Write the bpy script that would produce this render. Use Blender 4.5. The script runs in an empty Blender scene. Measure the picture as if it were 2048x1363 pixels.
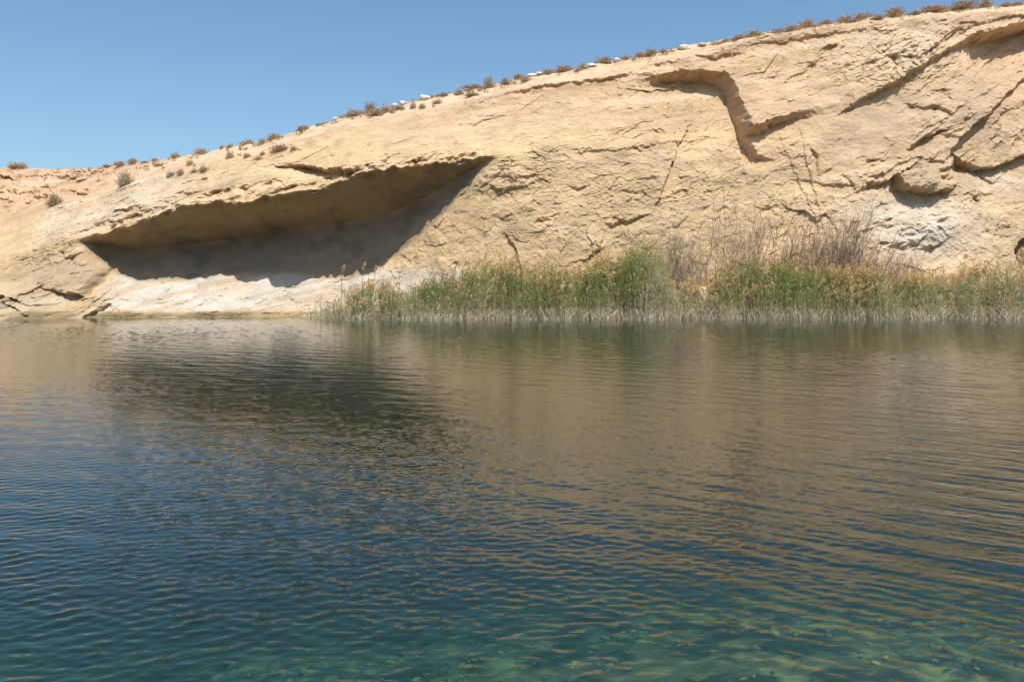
import bpy, math, random
import numpy as np
from mathutils import Vector

# ------------------------------------------------------------------ camera, sky, sun, exposure
S = bpy.context.scene
COL = S.collection
F = 1593.0            # focal length in pixels of a 2048 wide picture
HOR = 558.0           # picture row of the horizon
CH = 2.2              # eye height above the water
cam_d = bpy.data.cameras.new("camera")
cam = bpy.data.objects.new("camera", cam_d)
COL.objects.link(cam)
cam.location = (0, 0, CH)
cam.rotation_euler = (math.radians(90), 0, 0)
cam_d.sensor_width = 36.0
cam_d.lens = F / 2048.0 * 36.0
cam_d.shift_y = -(681.5 - HOR) / 2048.0
cam_d.clip_start = 0.05
cam_d.clip_end = 12000
S.camera = cam

SUN_EL = math.radians(61)
SUN_AZ = math.radians(17)      # to the right of straight behind the camera
sun_vec = Vector((math.sin(SUN_AZ) * math.cos(SUN_EL), -math.cos(SUN_AZ) * math.cos(SUN_EL), math.sin(SUN_EL)))
W = bpy.data.worlds.new("World")
S.world = W
W.use_nodes = True
nt = W.node_tree
nt.nodes.clear()
sky = nt.nodes.new("ShaderNodeTexSky")
sky.sky_type = 'NISHITA'
sky.sun_disc = False
sky.sun_elevation = SUN_EL
sky.sun_rotation = math.pi - SUN_AZ
sky.altitude = 0
sky.air_density = 1.0
sky.dust_density = 1.6
sky.ozone_density = 2.7
bg = nt.nodes.new("ShaderNodeBackground")
bg.inputs["Strength"].default_value = 0.113
wo = nt.nodes.new("ShaderNodeOutputWorld")
tint = nt.nodes.new("ShaderNodeMix")
tint.data_type = 'RGBA'; tint.blend_type = 'MULTIPLY'; tint.inputs[0].default_value = 1.0
tint.inputs[7].default_value = (0.88, 1.02, 1.05, 1)      # the clear desert air is a little bluer than the model's
nt.links.new(sky.outputs[0], tint.inputs[6])
nt.links.new(tint.outputs[2], bg.inputs[0])
nt.links.new(bg.outputs[0], wo.inputs[0])

sl = bpy.data.lights.new("sun", 'SUN')
sl.energy = 4.0
sl.angle = math.radians(0.53)
sl.color = (1.0, 0.955, 0.89)
so = bpy.data.objects.new("sun", sl)
COL.objects.link(so)
so.rotation_euler = (-sun_vec).to_track_quat('-Z', 'Y').to_euler()
so.location = sun_vec * 100

S.view_settings.view_transform = 'Standard'
S.view_settings.look = 'None'
S.view_settings.gamma = 1.0
S.view_settings.use_curve_mapping = False
S.view_settings.exposure = 0.37
S.render.engine = 'CYCLES'
S.cycles.caustics_reflective = False
S.cycles.caustics_refractive = False
S.cycles.max_bounces = 6
S.cycles.diffuse_bounces = 3
S.cycles.transparent_max_bounces = 12
S.cycles.use_denoising = True
S.cycles.use_adaptive_sampling = True
S.cycles.adaptive_threshold = 0.025

rng = np.random.default_rng(7)
random.seed(7)

# ------------------------------------------------------------------ helpers
_P = np.random.default_rng(3).permutation(4096).astype(np.int64)
_V = np.random.default_rng(4).random(4096) * 2 - 1

def _h(i, j, k):
    return _V[_P[(_P[(_P[i & 4095] + j) & 4095] + k) & 4095]]

def vnoise(x, y, z):
    xi = np.floor(x).astype(np.int64); yi = np.floor(y).astype(np.int64); zi = np.floor(z).astype(np.int64)
    fx = x - xi; fy = y - yi; fz = z - zi
    fx = fx * fx * fx * (fx * (fx * 6 - 15) + 10)
    fy = fy * fy * fy * (fy * (fy * 6 - 15) + 10)
    fz = fz * fz * fz * (fz * (fz * 6 - 15) + 10)
    def lerp(a, b, t): return a + (b - a) * t
    a = lerp(lerp(_h(xi, yi, zi), _h(xi + 1, yi, zi), fx), lerp(_h(xi, yi + 1, zi), _h(xi + 1, yi + 1, zi), fx), fy)
    b = lerp(lerp(_h(xi, yi, zi + 1), _h(xi + 1, yi, zi + 1), fx), lerp(_h(xi, yi + 1, zi + 1), _h(xi + 1, yi + 1, zi + 1), fx), fy)
    return lerp(a, b, fz)

def fbm(x, y, z, octv=4, gain=0.5):
    s = 0; a = 1.0; t = 0
    for o in range(octv):
        s = s + a * vnoise(x + 17.3 * o, y + 9.1 * o, z + 5.7 * o)
        t += a; a *= gain
        x = x * 2.03; y = y * 2.03; z = z * 2.03
    return s / t

def slabs(u, v, seed):
    """broken rock: every cell of an irregular net is a flat, tilted slab; returns its height and the distance to the joint"""
    ui = np.floor(u).astype(np.int64); vi = np.floor(v).astype(np.int64)
    d1 = np.full(u.shape, 1e9); d2 = np.full(u.shape, 1e9); hgt = np.zeros(u.shape)
    sd = np.full(u.shape, seed, dtype=np.int64)
    for a in (-1, 0, 1):
        for b in (-1, 0, 1):
            ci, cj = ui + a, vi + b
            px_ = ci + .5 + .46 * _h(ci, cj, sd); py_ = cj + .5 + .46 * _h(ci, cj, sd + 1)
            du, dv = u - px_, v - py_
            d = np.abs(du) * .75 + np.abs(dv) * .75 + .35 * np.maximum(np.abs(du), np.abs(dv))
            hh_ = .5 * _h(ci, cj, sd + 2) + du * .8 * _h(ci, cj, sd + 3) - dv * (.45 + .8 * _h(ci, cj, sd + 4))
            m = d < d1
            d2 = np.where(m, d1, np.minimum(d2, d)); hgt = np.where(m, hh_, hgt); d1 = np.where(m, d, d1)
    return hgt, d2 - d1

def sstep(a, b, x):
    t = np.clip((x - a) / (b - a), 0, 1)
    return t * t * (3 - 2 * t)

def gsmooth(a, s):
    r = int(s * 3) + 1
    k = np.exp(-0.5 * (np.arange(-r, r + 1) / s) ** 2); k /= k.sum()
    return np.convolve(np.pad(a, r, mode='edge'), k, mode='valid')

def mesh_np(name, verts, faces, mat=None, smooth=False, colors=None):
    """verts (n,3); faces: (m,4) or (m,3) array or list of such arrays"""
    me = bpy.data.meshes.new(name)
    fl = faces if isinstance(faces, list) else [faces]
    fl = [np.asarray(f, dtype=np.int32) for f in fl if len(f)]
    nv = len(verts)
    me.vertices.add(nv)
    me.vertices.foreach_set("co", np.asarray(verts, dtype=np.float32).ravel())
    loops = np.concatenate([f.ravel() for f in fl])
    cnt = np.concatenate([np.full(len(f), f.shape[1], dtype=np.int32) for f in fl])
    st = np.concatenate([[0], np.cumsum(cnt)[:-1]]).astype(np.int32)
    me.loops.add(len(loops)); me.loops.foreach_set("vertex_index", loops)
    me.polygons.add(len(cnt)); me.polygons.foreach_set("loop_start", st)
    me.polygons.foreach_set("use_smooth", np.full(len(cnt), bool(smooth)))
    if colors is not None:
        ca = me.color_attributes.new("Col", 'FLOAT_COLOR', 'POINT')
        c4 = np.ones((nv, 4), dtype=np.float32); c4[:, :3] = colors
        ca.data.foreach_set("color", c4.ravel())
    me.update(calc_edges=True)
    me.validate()
    if mat: me.materials.append(mat)
    return me

def link(name, data, parent=None, loc=None):
    o = bpy.data.objects.new(name, data)
    COL.objects.link(o)
    if parent: o.parent = parent
    if loc is not None: o.location = loc
    return o

def tag(o, label=None, cat=None, group=None, kind=None):
    if label: o["label"] = label
    if cat: o["category"] = cat
    if group: o["group"] = group
    if kind: o["kind"] = kind
    return o

class NT:
    def __init__(self, name):
        self.m = bpy.data.materials.new(name); self.m.use_nodes = True
        self.t = self.m.node_tree; self.t.nodes.clear()
        self.out = self.t.nodes.new("ShaderNodeOutputMaterial")
    def n(self, typ, **kw):
        nd = self.t.nodes.new(typ)
        for k, v in kw.items():
            if k.startswith("i_"):
                nd.inputs[k[2:].replace("_", " ")].default_value = v
            else: setattr(nd, k, v)
        return nd
    def l(self, a, b): self.t.links.new(a, b)

def grid_faces(nr, nc):
    i = np.arange(nr * nc).reshape(nr, nc)
    return np.stack([i[:-1, :-1].ravel(), i[:-1, 1:].ravel(), i[1:, 1:].ravel(), i[1:, :-1].ravel()], axis=1)

# ------------------------------------------------------------------ materials
def mat_rock():
    k = NT("sandstone")
    at = k.n("ShaderNodeAttribute", attribute_name="Col")
    geo = k.n("ShaderNodeNewGeometry")
    mp = k.n("ShaderNodeMapping"); mp.inputs["Scale"].default_value = (0.55, 0.55, 1.3)
    k.l(geo.outputs["Position"], mp.inputs["Vector"])
    n1 = k.n("ShaderNodeTexNoise", i_Scale=2.2, i_Detail=8.0, i_Roughness=0.65)
    k.l(mp.outputs[0], n1.inputs["Vector"])
    n2 = k.n("ShaderNodeTexNoise", i_Scale=11.0, i_Detail=6.0, i_Roughness=0.7)
    k.l(mp.outputs[0], n2.inputs["Vector"])
    mx = k.n("ShaderNodeMath", operation='MULTIPLY_ADD'); mx.inputs[1].default_value = 0.5
    k.l(n1.outputs["Fac"], mx.inputs[0])
    m2 = k.n("ShaderNodeMath", operation='MULTIPLY'); m2.inputs[1].default_value = 0.45
    k.l(n2.outputs["Fac"], m2.inputs[0]); k.l(m2.outputs[0], mx.inputs[2])
    sc = k.n("ShaderNodeMath", operation='ADD'); sc.inputs[1].default_value = 0.53
    k.l(mx.outputs[0], sc.inputs[0])
    mul = k.n("ShaderNodeVectorMath", operation='SCALE')
    k.l(at.outputs["Color"], mul.inputs[0]); k.l(sc.outputs[0], mul.inputs["Scale"])
    b = k.n("ShaderNodeBsdfPrincipled", i_Roughness=0.95)
    b.inputs["Specular IOR Level"].default_value = 0.15
    k.l(mul.outputs[0], b.inputs["Base Color"])
    n3 = k.n("ShaderNodeTexNoise", i_Scale=7.0, i_Detail=9.0, i_Roughness=0.72)
    k.l(mp.outputs[0], n3.inputs["Vector"])
    n4 = k.n("ShaderNodeTexNoise", i_Scale=2.6, i_Detail=7.0, i_Roughness=0.6); n4.noise_type = 'RIDGED_MULTIFRACTAL'
    k.l(mp.outputs[0], n4.inputs["Vector"])
    b0 = k.n("ShaderNodeBump", i_Strength=0.55, i_Distance=0.05); k.l(n4.outputs["Fac"], b0.inputs["Height"])
    bp = k.n("ShaderNodeBump", i_Strength=0.9, i_Distance=0.15)
    k.l(b0.outputs[0], bp.inputs["Normal"])
    k.l(n3.outputs["Fac"], bp.inputs["Height"]); k.l(bp.outputs[0], b.inputs["Normal"])
    k.l(b.outputs[0], k.out.inputs[0])
    return k.m

def mat_attr(name, rough=0.85, transl=0.0):
    k = NT(name)
    at = k.n("ShaderNodeAttribute", attribute_name="Col")
    d = k.n("ShaderNodeBsdfDiffuse")
    k.l(at.outputs["Color"], d.inputs[0])
    if transl:
        t = k.n("ShaderNodeBsdfTranslucent"); k.l(at.outputs["Color"], t.inputs[0])
        m = k.n("ShaderNodeMixShader"); m.inputs[0].default_value = transl
        k.l(d.outputs[0], m.inputs[1]); k.l(t.outputs[0], m.inputs[2]); k.l(m.outputs[0], k.out.inputs[0])
    else: k.l(d.outputs[0], k.out.inputs[0])
    return k.m

def mat_noise(name, c1, c2, scale=6.0, bump=0.5, dist=0.05):
    k = NT(name)
    geo = k.n("ShaderNodeTexCoord")
    n1 = k.n("ShaderNodeTexNoise", i_Scale=scale, i_Detail=7.0, i_Roughness=0.65)
    k.l(geo.outputs["Object"], n1.inputs["Vector"])
    r = k.n("ShaderNodeValToRGB")
    r.color_ramp.elements[0].position = 0.35; r.color_ramp.elements[0].color = (*c1, 1)
    r.color_ramp.elements[1].position = 0.65; r.color_ramp.elements[1].color = (*c2, 1)
    k.l(n1.outputs["Fac"], r.inputs[0])
    b = k.n("ShaderNodeBsdfPrincipled", i_Roughness=0.95)
    b.inputs["Specular IOR Level"].default_value = 0.1
    k.l(r.outputs[0], b.inputs["Base Color"])
    bp = k.n("ShaderNodeBump", i_Strength=bump, i_Distance=dist)
    k.l(n1.outputs["Fac"], bp.inputs["Height"]); k.l(bp.outputs[0], b.inputs["Normal"])
    k.l(b.outputs[0], k.out.inputs[0])
    return k.m

def mat_water():
    k = NT("lake_water")
    geo = k.n("ShaderNodeNewGeometry")
    def layer(sx, sy, rot):
        mp = k.n("ShaderNodeMapping"); mp.inputs["Scale"].default_value = (sx, sy, 1.0); mp.inputs["Rotation"].default_value = (0, 0, rot)
        k.l(geo.outputs["Position"], mp.inputs["Vector"])
        nn = k.n("ShaderNodeTexNoise", i_Scale=1.0, i_Detail=2.0, i_Roughness=0.5, i_Distortion=0.3); k.l(mp.outputs[0], nn.inputs["Vector"])
        return nn.outputs["Fac"]
    ad0 = k.n("ShaderNodeMath", operation='ADD'); k.l(layer(5.5, 15.0, .08), ad0.inputs[0]); k.l(layer(6.5, 19.0, -.6), ad0.inputs[1])
    bp = k.n("ShaderNodeBump", i_Strength=1.0, i_Distance=0.0018)
    k.l(ad0.outputs[0], bp.inputs["Height"])
    fr = k.n("ShaderNodeFresnel", i_IOR=1.42)
    k.l(bp.outputs[0], fr.inputs["Normal"])
    gl = k.n("ShaderNodeBsdfGlossy", i_Roughness=0.02)
    gl.inputs["Color"].default_value = (1, 1, 1, 1)
    k.l(bp.outputs[0], gl.inputs["Normal"])
    tr = k.n("ShaderNodeBsdfTransparent"); tr.inputs[0].default_value = (0.88, 0.93, 0.93, 1)
    df = k.n("ShaderNodeBsdfDiffuse"); df.inputs[0].default_value = (0.006, 0.018, 0.0125, 1)
    ad = k.n("ShaderNodeAddShader"); k.l(tr.outputs[0], ad.inputs[0]); k.l(df.outputs[0], ad.inputs[1])
    m = k.n("ShaderNodeMixShader")
    k.l(fr.outputs[0], m.inputs[0]); k.l(ad.outputs[0], m.inputs[1]); k.l(gl.outputs[0], m.inputs[2])
    k.l(m.outputs[0], k.out.inputs["Surface"])
    va = k.n("ShaderNodeVolumeAbsorption", i_Density=0.62)
    va.inputs["Color"].default_value = (0.34, 0.60, 0.50, 1)
    k.l(va.outputs[0], k.out.inputs["Volume"])
    return k.m

M_ROCK = mat_rock()

# ------------------------------------------------------------------ the cliff: key curves (column, row, distance) joined to a sheet
def curve(pts, cols, sm=5):
    p = np.array(pts, dtype=float)
    r = np.interp(cols, p[:, 0], p[:, 1]); y = np.interp(cols, p[:, 0], p[:, 2])
    return gsmooth(r, sm), gsmooth(y, sm * 2)

cols = np.concatenate([np.linspace(-1700, -110, 90), np.arange(-100, 2152, 2.0), np.linspace(2160, 3700, 90)])
NC = len(cols)

shore_r = gsmooth(np.interp(cols, [-1700, 0, 60, 170, 400, 640, 900, 3700], [640, 641, 639, 635, 634, 632.5, 633, 634]), 3)
shore = (shore_r, CH * F / (shore_r - HOR))
ledge = curve([(-1700, 540, 50), (0, 545, 48.2), (60, 530, 48.6), (130, 506, 48.6), (158, 490, 48.7), (190, 512, 49.3), (215, 532, 49.6), (240, 548, 49.7), (265, 558, 49.8), (290, 563, 49.9), (350, 562, 50),
    (420, 551, 50.2), (508, 546, 50.4), (540, 548, 50.6), (580, 547, 50.7), (605, 550, 50.8), (670, 557, 51), (700, 554, 50.9), (748, 539, 50.7), (795, 510, 50.5),
    (856, 462, 50.2), (898, 420, 49.9), (937, 368, 49.5), (975, 328, 49.1), (990, 326, 49.0), (1015, 352, 48.7), (1050, 420, 48.2), (1110, 500, 47.6), (1200, 566, 47.2), (1300, 572, 47.3), (2048, 572, 47.4), (3700, 572, 47)], cols, 3)
crease = curve([(-1700, 525, 51), (0, 530, 48.7), (60, 516, 48.9), (130, 494, 48.8), (158, 482, 48.7), (190, 488, 50.2), (220, 495, 51), (279, 502, 51.8), (390, 487, 52.4), (480, 477, 52.7), (591, 459, 52.8),
    (703, 445, 52.7), (759, 436, 52.5), (842, 400, 51.6), (926, 350, 50.0), (970, 323, 49.3), (990, 318, 49.1), (1015, 332, 49.0), (1050, 370, 48.7), (1110, 410, 48.5), (1200, 430, 48.4), (2048, 430, 48.8), (3700, 430, 49)], cols, 3)
lip = curve([(-1700, 500, 54), (0, 512, 49.4), (60, 500, 49.4), (130, 484, 49.0), (156, 474, 48.7), (231, 453, 48.1), (295, 432, 47.8), (362, 411, 47.6), (412, 402, 47.4), (480, 397, 47.2),
    (564, 388, 47.0), (619, 380, 46.9), (660, 362, 47.0), (700, 350, 47.1), (759, 336, 47.3), (815, 323, 47.5), (870, 319, 47.9), (954, 317, 48.6), (987, 311, 49.1),
    (1040, 305, 49.6), (1200, 300, 49.9), (1500, 285, 50.1), (2048, 255, 51), (3700, 240, 52)], cols, 3)
rim = curve([(-1700, 480, 58), (0, 472, 54), (60, 440, 54.5), (106, 414, 55), (195, 391, 55), (251, 368, 55), (330, 350, 54.5), (400, 335, 54), (500, 315, 53.5), (600, 282, 53.5), (700, 246, 53.5), (800, 230, 53.5),
    (900, 213, 53.5), (976, 196, 53.6), (1088, 167, 53.8), (1158, 161, 53.9), (1222, 152, 54), (1281, 134, 54.1), (1395, 108, 54.5), (1500, 79, 54.7), (1634, 58, 55),
    (1716, 47, 55.2), (1811, 41, 55.4), (1906, 32, 55.6), (2048, 19, 56), (2500, -10, 57), (3700, -40, 58)], cols, 4)
crest = curve([(-1700, 345, 80), (0, 335, 74), (50, 337, 74), (111, 339, 73.5), (195, 335, 72), (231, 333, 70), (279, 326, 67), (335, 319, 63.5), (400, 312, 61), (446, 299, 60), (488, 294, 59.5), (546, 278, 59),
    (605, 260, 58.5), (664, 241, 58.5), (693, 233, 58.5), (737, 224, 58.5), (781, 212, 58.5), (839, 199, 58.5), (898, 189, 58.5), (957, 176, 58.5), (1000, 165, 58.5), (1058, 152, 58.6), (1152, 136, 58.8),
    (1222, 122, 59), (1316, 107, 59), (1369, 96, 59), (1442, 84, 59.2), (1479, 78, 59.2), (1558, 65, 59.4), (1634, 53, 59.6), (1716, 42, 59.8), (1811, 32, 60), (1906, 20, 60), (2001, 15, 60.4),
    (2048, 8, 60.5), (2500, -25, 62), (3700, -60, 64)], cols, 3)

def Zof(r, y): return CH - (r - HOR) * y / F
_j = np.interp(cols, [140, 200, 930, 985], [0, 1, 1, 0])
_o = cols * 0
_rag = _j * (9 * fbm(cols / 60, _o, _o + 2, 3) + 6 * fbm(cols / 23, _o, _o + 5, 3) * (1 + 1.5 * vnoise(cols / 80, _o, _o + 31)) - 1)
lip = (lip[0], lip[1] + _j * (.5 * fbm(cols / 40, _o, _o + 12, 3)))
segs = [(shore, ledge, 98), (ledge, crease, 60), (crease, lip, 60), (lip, rim, 122), (rim, crest, 46)]
Xr, Yr, Zr, SEG, TT = [], [], [], [], []
# below the water
for t in np.linspace(0, 1, 9)[:-1]:
    y = shore[1] - 3.5 * (1 - t)
    Xr.append((cols - 1024) * shore[1] / F); Yr.append(y); Zr.append(np.full(NC, -5.0) * (1 - t)); SEG.append(np.full(NC, -1.0)); TT.append(np.full(NC, t))
for si, (a, b, n) in enumerate(segs):
    for t in np.linspace(0, 1, n + 1)[:-1]:
        r = a[0] + (b[0] - a[0]) * t; y = a[1] + (b[1] - a[1]) * t
        if si in (2, 3): r = r + _rag * np.exp(-((r - lip[0]) / 11) ** 2)
        Xr.append((cols - 1024) * y / F); Yr.append(y); Zr.append(Zof(r, y)); SEG.append(np.full(NC, si * 1.0)); TT.append(np.full(NC, t))
zc = Zof(crest[0], crest[1])
for dy, dz in [(0, 0), (0.6, 0.05), (1.5, 0.02), (3, -0.2), (6, -0.8), (12, -2), (25, -3.5), (60, -5), (140, -7)]:
    y = crest[1] + dy
    Xr.append((cols - 1024) * y / F); Yr.append(y); Zr.append(zc + dz); SEG.append(np.full(NC, 5.0)); TT.append(np.full(NC, dy / 140))
X = np.array(Xr); Y = np.array(Yr); Z = np.array(Zr); SEG = np.array(SEG); TT = np.array(TT)
NR = X.shape[0]
PX = 1024 + F * X / Y
PY = HOR - F * (Z - CH) / Y
# smooth the sheet a little across rows so that only real edges stay sharp
for _ in range(2):
    Yn = Y.copy(); Yn[1:-1] = (Y[:-2] + 2 * Y[1:-1] + Y[2:]) / 4
    keep = np.exp(-((PY - np.interp(PX, cols, lip[0] + _rag)) / 6) ** 2)
    Y = Y * keep + Yn * (1 - keep)

fX, fY, fZ = X.ravel(), Y.ravel(), Z.ravel()
px, py = PX.ravel(), PY.ravel()
seg = SEG.ravel()
# --- wobble used to make drawn edges ragged
wx = 4.5 * fbm(fX * 1.3, fY * .3, fZ * 1.3, 3); wy = 4.5 * fbm(fX * 1.3 + 40, fY * .3, fZ * 1.3 + 9, 3)
wx2 = 2.4 * vnoise(fX * 5, fY, fZ * 5); wy2 = 2.4 * vnoise(fX * 5 + 50, fY, fZ * 5 + 7)
ex, ey = px + wx + wx2, py + wy + wy2

dep = np.zeros_like(fX)      # into the rock is positive
def step_edge(pts, w=4.0, L=60.0, k=1.0, up=0.0):
    """pts: (col,row,depth). Right of / below the drawn line the face is set back, easing out over L; the upper side may stand proud by `up`."""
    global dep
    P = np.array(pts, dtype=float)
    lo = P[:, :2].min(0) - L * 1.2 - 12; hi = P[:, :2].max(0) + L * 1.2 + 12
    sel = np.nonzero((px > lo[0]) & (px < hi[0]) & (py > lo[1]) & (py < hi[1]) & (seg >= 0) & (seg < 5))[0]
    if not len(sel): return
    qx, qy = ex[sel], ey[sel]
    bd = np.full(len(sel), 1e9); bs = np.zeros(len(sel)); ba = np.zeros(len(sel))
    n = len(P) - 1
    for i in range(n):
        ax, ay, aa = P[i]; bx, by, bb = P[i + 1]
        dx, dy = bx - ax, by - ay; l2 = dx * dx + dy * dy
        t = ((qx - ax) * dx + (qy - ay) * dy) / l2
        tc = np.clip(t, 0, 1)
        d = np.hypot(qx - ax - dx * tc, qy - ay - dy * tc)
        amp = aa + (bb - aa) * tc
        ov = np.where(t < 0, -t, t - 1) * math.sqrt(l2)
        if i == 0: amp = np.where(t < 0, amp * np.clip(1 - ov / (14 + .6 * d), 0, 1), amp)
        if i == n - 1: amp = np.where(t > 1, amp * np.clip(1 - ov / (14 + .6 * d), 0, 1), amp)
        s = np.sign(dx * (qy - ay) - dy * (qx - ax))
        m = d < bd - 1e-6
        bd = np.where(m, d, bd); bs = np.where(m, s, bs); ba = np.where(m, amp, ba)
    sd = bd * bs
    prof = np.clip(sd / w + .5, 0, 1) * np.clip(1 - np.maximum(sd, 0) / L, 0, 1) ** 0.8
    dep[sel] += k * ba * prof
    if up: dep[sel] -= up * ba * np.clip(1 + np.minimum(sd, 0) / L, 0, 1) * (sd < 0)

def bump_at(cx, cy, rx, ry, amt, ang=0.0):
    """round swelling (amt>0 outward) or hollow (amt<0)"""
    global dep
    c, s = math.cos(ang), math.sin(ang)
    dx, dy = px - cx, py - cy
    u = (dx * c + dy * s) / rx; v = (-dx * s + dy * c) / ry
    dep -= amt * np.exp(-(u * u + v * v)) * (seg >= 0) * (seg < 5)

# niche under the upper block
step_edge([(1270, 172, .1), (1330, 152, 1.3), (1390, 146, 1.9), (1445, 150, 2.0), (1464, 168, 2.0), (1470, 190, 2.0), (1490, 236, 1.9), (1502, 258, 1.4), (1530, 254, 1.6), (1560, 240, 1.3), (1600, 228, .8), (1650, 221, .25), (1700, 214, .1)], 15, 260)
step_edge([(1496, 258, .8), (1510, 285, 1.3), (1520, 304, 1.1), (1546, 310, .4)], 10, 40)
# wedge of coarse beds
step_edge([(1698, 216, .6), (1760, 181, 1.0), (1800, 160, 1.1), (1830, 142, .95), (1870, 118, .8), (1905, 96, .6), (1945, 74, .5)], 8, 280)
step_edge([(1652, 108, .1), (1668, 140, .18), (1684, 180, .22), (1700, 216, .25)][::-1], 3, 16)
step_edge([(1940, 76, .7), (1962, 68, 2.0), (2000, 62, 2.8), (2048, 50, 3.0), (2200, 18, 2.8)], 12, 150)
step_edge([(1938, 55, .2), (1990, 38, .3), (2048, 30, .35), (2150, 20, .3)], 4, 25)
step_edge([(1770, 105, .2), (1800, 118, .35), (1802, 138, .3)], 4, 22)
# notches and ribs on the right
step_edge([(1836, 290, .5), (1868, 271, .8), (1894, 260, .7)], 5, 32)
step_edge([(1832, 205, .2), (1862, 212, .3), (1886, 206, .4), (1906, 222, .3)], 4, 20)
step_edge([(1880, 178, .2), (1896, 176, .3), (1906, 190, .2)], 3, 14)
step_edge([(1912, 298, .6), (1935, 268, .75), (1985, 222, .6), (2048, 166, .6), (2160, 90, .5)], 6, 150, up=.3)
step_edge([(1936, 310, .5), (1960, 325, .95), (1985, 334, 1.0), (2012, 329, .8), (2048, 312, .7), (2100, 300, .4)], 5, 90, up=.25)
step_edge([(1700, 390, .1), (1738, 374, .45), (1775, 362, .7), (1802, 346, .9), (1810, 366, 1.3), (1836, 376, 1.5), (1872, 383, 1.4), (1908, 378, .8), (1918, 372, .3)], 6, 70)
bump_at(1850, 352, 60, 32, .5)
step_edge([(1762, 352, .1), (1800, 325, .25), (1850, 310, .3), (1890, 318, .2)], 4, 26)
step_edge([(1600, 355, .1), (1660, 368, .2), (1690, 372, .25), (1712, 368, .15)], 4, 22)
step_edge([(1632, 298, .25), (1640, 312, .3), (1642, 340, .15)], 3, 12)
step_edge([(1690, 350, .1), (1705, 365, .25), (1712, 372, .2)], 3, 12)
step_edge([(1770, 498, .08), (1800, 494, .2), (1850, 500, .22), (1880, 492, .12)], 4, 34)
step_edge([(1910, 402, .1), (1950, 396, .2), (1990, 384, .2)], 4, 20)
step_edge([(1522, 412, .15), (1540, 416, .28), (1560, 408, .15)], 3, 14)
# rust-dark recess at the right margin
step_edge([(2044, 545, 1.2), (2037, 525, 1.3), (2036, 500, 1.4), (2043, 484, 1.3), (2060, 470, 1.0)], 4, 40)
# mid face
step_edge([(1214, 448, .15), (1225, 452, .3), (1240, 442, .42), (1265, 440, .42), (1292, 432, .2)], 3.5, 20)
step_edge([(1016, 474, .2), (1034, 508, .3), (1042, 540, .25)], 3, 14)
step_edge([(1140, 372, .1), (1160, 376, .2), (1172, 370, .1)], 3, 10)
step_edge([(960, 365, .1), (1000, 378, .3), (1050, 372, .25), (1085, 356, .15)], 6, 30)
step_edge([(975, 352, .1), (1020, 352, .25), (1075, 350, .2)], 6, 22)
step_edge([(1040, 302, .05), (1130, 299, .12), (1230, 301, .16), (1300, 291, .16), (1360, 281, .16), (1450, 268, .12)], 4, 26)
step_edge([(1575, 160, .1), (1610, 138, .25), (1640, 118, .2)], 4, 22)
# ledges under the rim
step_edge([(968, 202, .15), (1040, 182, .25), (1088, 171, .35), (1158, 165, .3), (1222, 156, .35), (1262, 148, .25), (1300, 150, .2)], 4, 34)
step_edge([(1262, 136, .2), (1310, 128, .3), (1340, 126, .2)], 4, 16)
step_edge([(1396, 108, .2), (1425, 114, .4), (1455, 111, .4), (1474, 106, .25)], 4, 20)
step_edge([(1480, 92, .1), (1560, 84, .25), (1640, 72, .25), (1720, 60, .2)], 4, 20)
# cave lip: broken flakes
step_edge([(570, 334, .5), (600, 332, 1.3), (642, 335, 1.3), (690, 340, 1.0), (740, 332, .4)], 5, 52)
step_edge([(222, 431, .3), (250, 416, .5), (272, 413, .3)], 3, 12)
step_edge([(150, 462, .1), (190, 450, .25), (235, 440, .35), (300, 420, .35), (360, 402, .3)], 3.5, 14)
step_edge([(540, 376, .2), (570, 372, .45), (600, 368, .4)], 3, 14)
step_edge([(300, 400, .1), (380, 385, .22), (470, 375, .22), (550, 360, .15)], 4, 16)
for q in range(60):
    cx = 165 + q * 13 + rng.uniform(-10, 10); base_ = np.interp(cx, cols, lip[0] + _rag) - rng.uniform(3, 26 if cx < 760 else 12)
    ln = rng.uniform(12, 44); dp = rng.uniform(.2, .65)
    step_edge([(cx, base_ + ln * .16, dp * .3), (cx + ln * .4, base_ + rng.uniform(-3, 3), dp), (cx + ln, base_ - ln * .3, dp * .3)], 3.5, rng.uniform(8, 16))
# scattered short undercut flakes over the face
for q in range(300):
    cx, cy = rng.uniform(-60, 2100), rng.uniform(40, 620)
    if cy < np.interp(cx, cols, rim[0]) + 10: continue
    il = np.interp(cx, cols, lip[0]); ie = np.interp(cx, cols, ledge[0])
    if 150 < cx < 985 and il - 8 < cy < ie + 12: continue
    smooth_zone = math.exp(-((cx - 1730) / 110) ** 2 - ((cy - 270) / 70) ** 2) + math.exp(-((cx - 1100) / 250) ** 2 - ((cy - 220) / 60) ** 2)
    if rng.random() < smooth_zone * .9: continue
    ln = rng.uniform(10, 42) * (1.3 if rng.random() < .15 else 1); dp = rng.uniform(.06, .20)
    an = math.radians(np.interp(cx, [0, 800, 1400, 1700, 2048], [14, 10, 10, 22, 34]) + rng.normal() * 16)
    c_, s_n = math.cos(an), -math.sin(an)
    mid = rng.uniform(-.16, .16) * ln
    step_edge([(cx - ln / 2 * c_, cy - ln / 2 * s_n, dp * .2), (cx - ln * .1 * c_ + mid * s_n, cy - ln * .1 * s_n + mid * c_, dp), (cx + ln * .2 * c_ - mid * .6 * s_n, cy + ln * .2 * s_n - mid * .6 * c_, dp), (cx + ln / 2 * c_, cy + ln / 2 * s_n, dp * .2)], 3.2, rng.uniform(7, 22))
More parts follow.
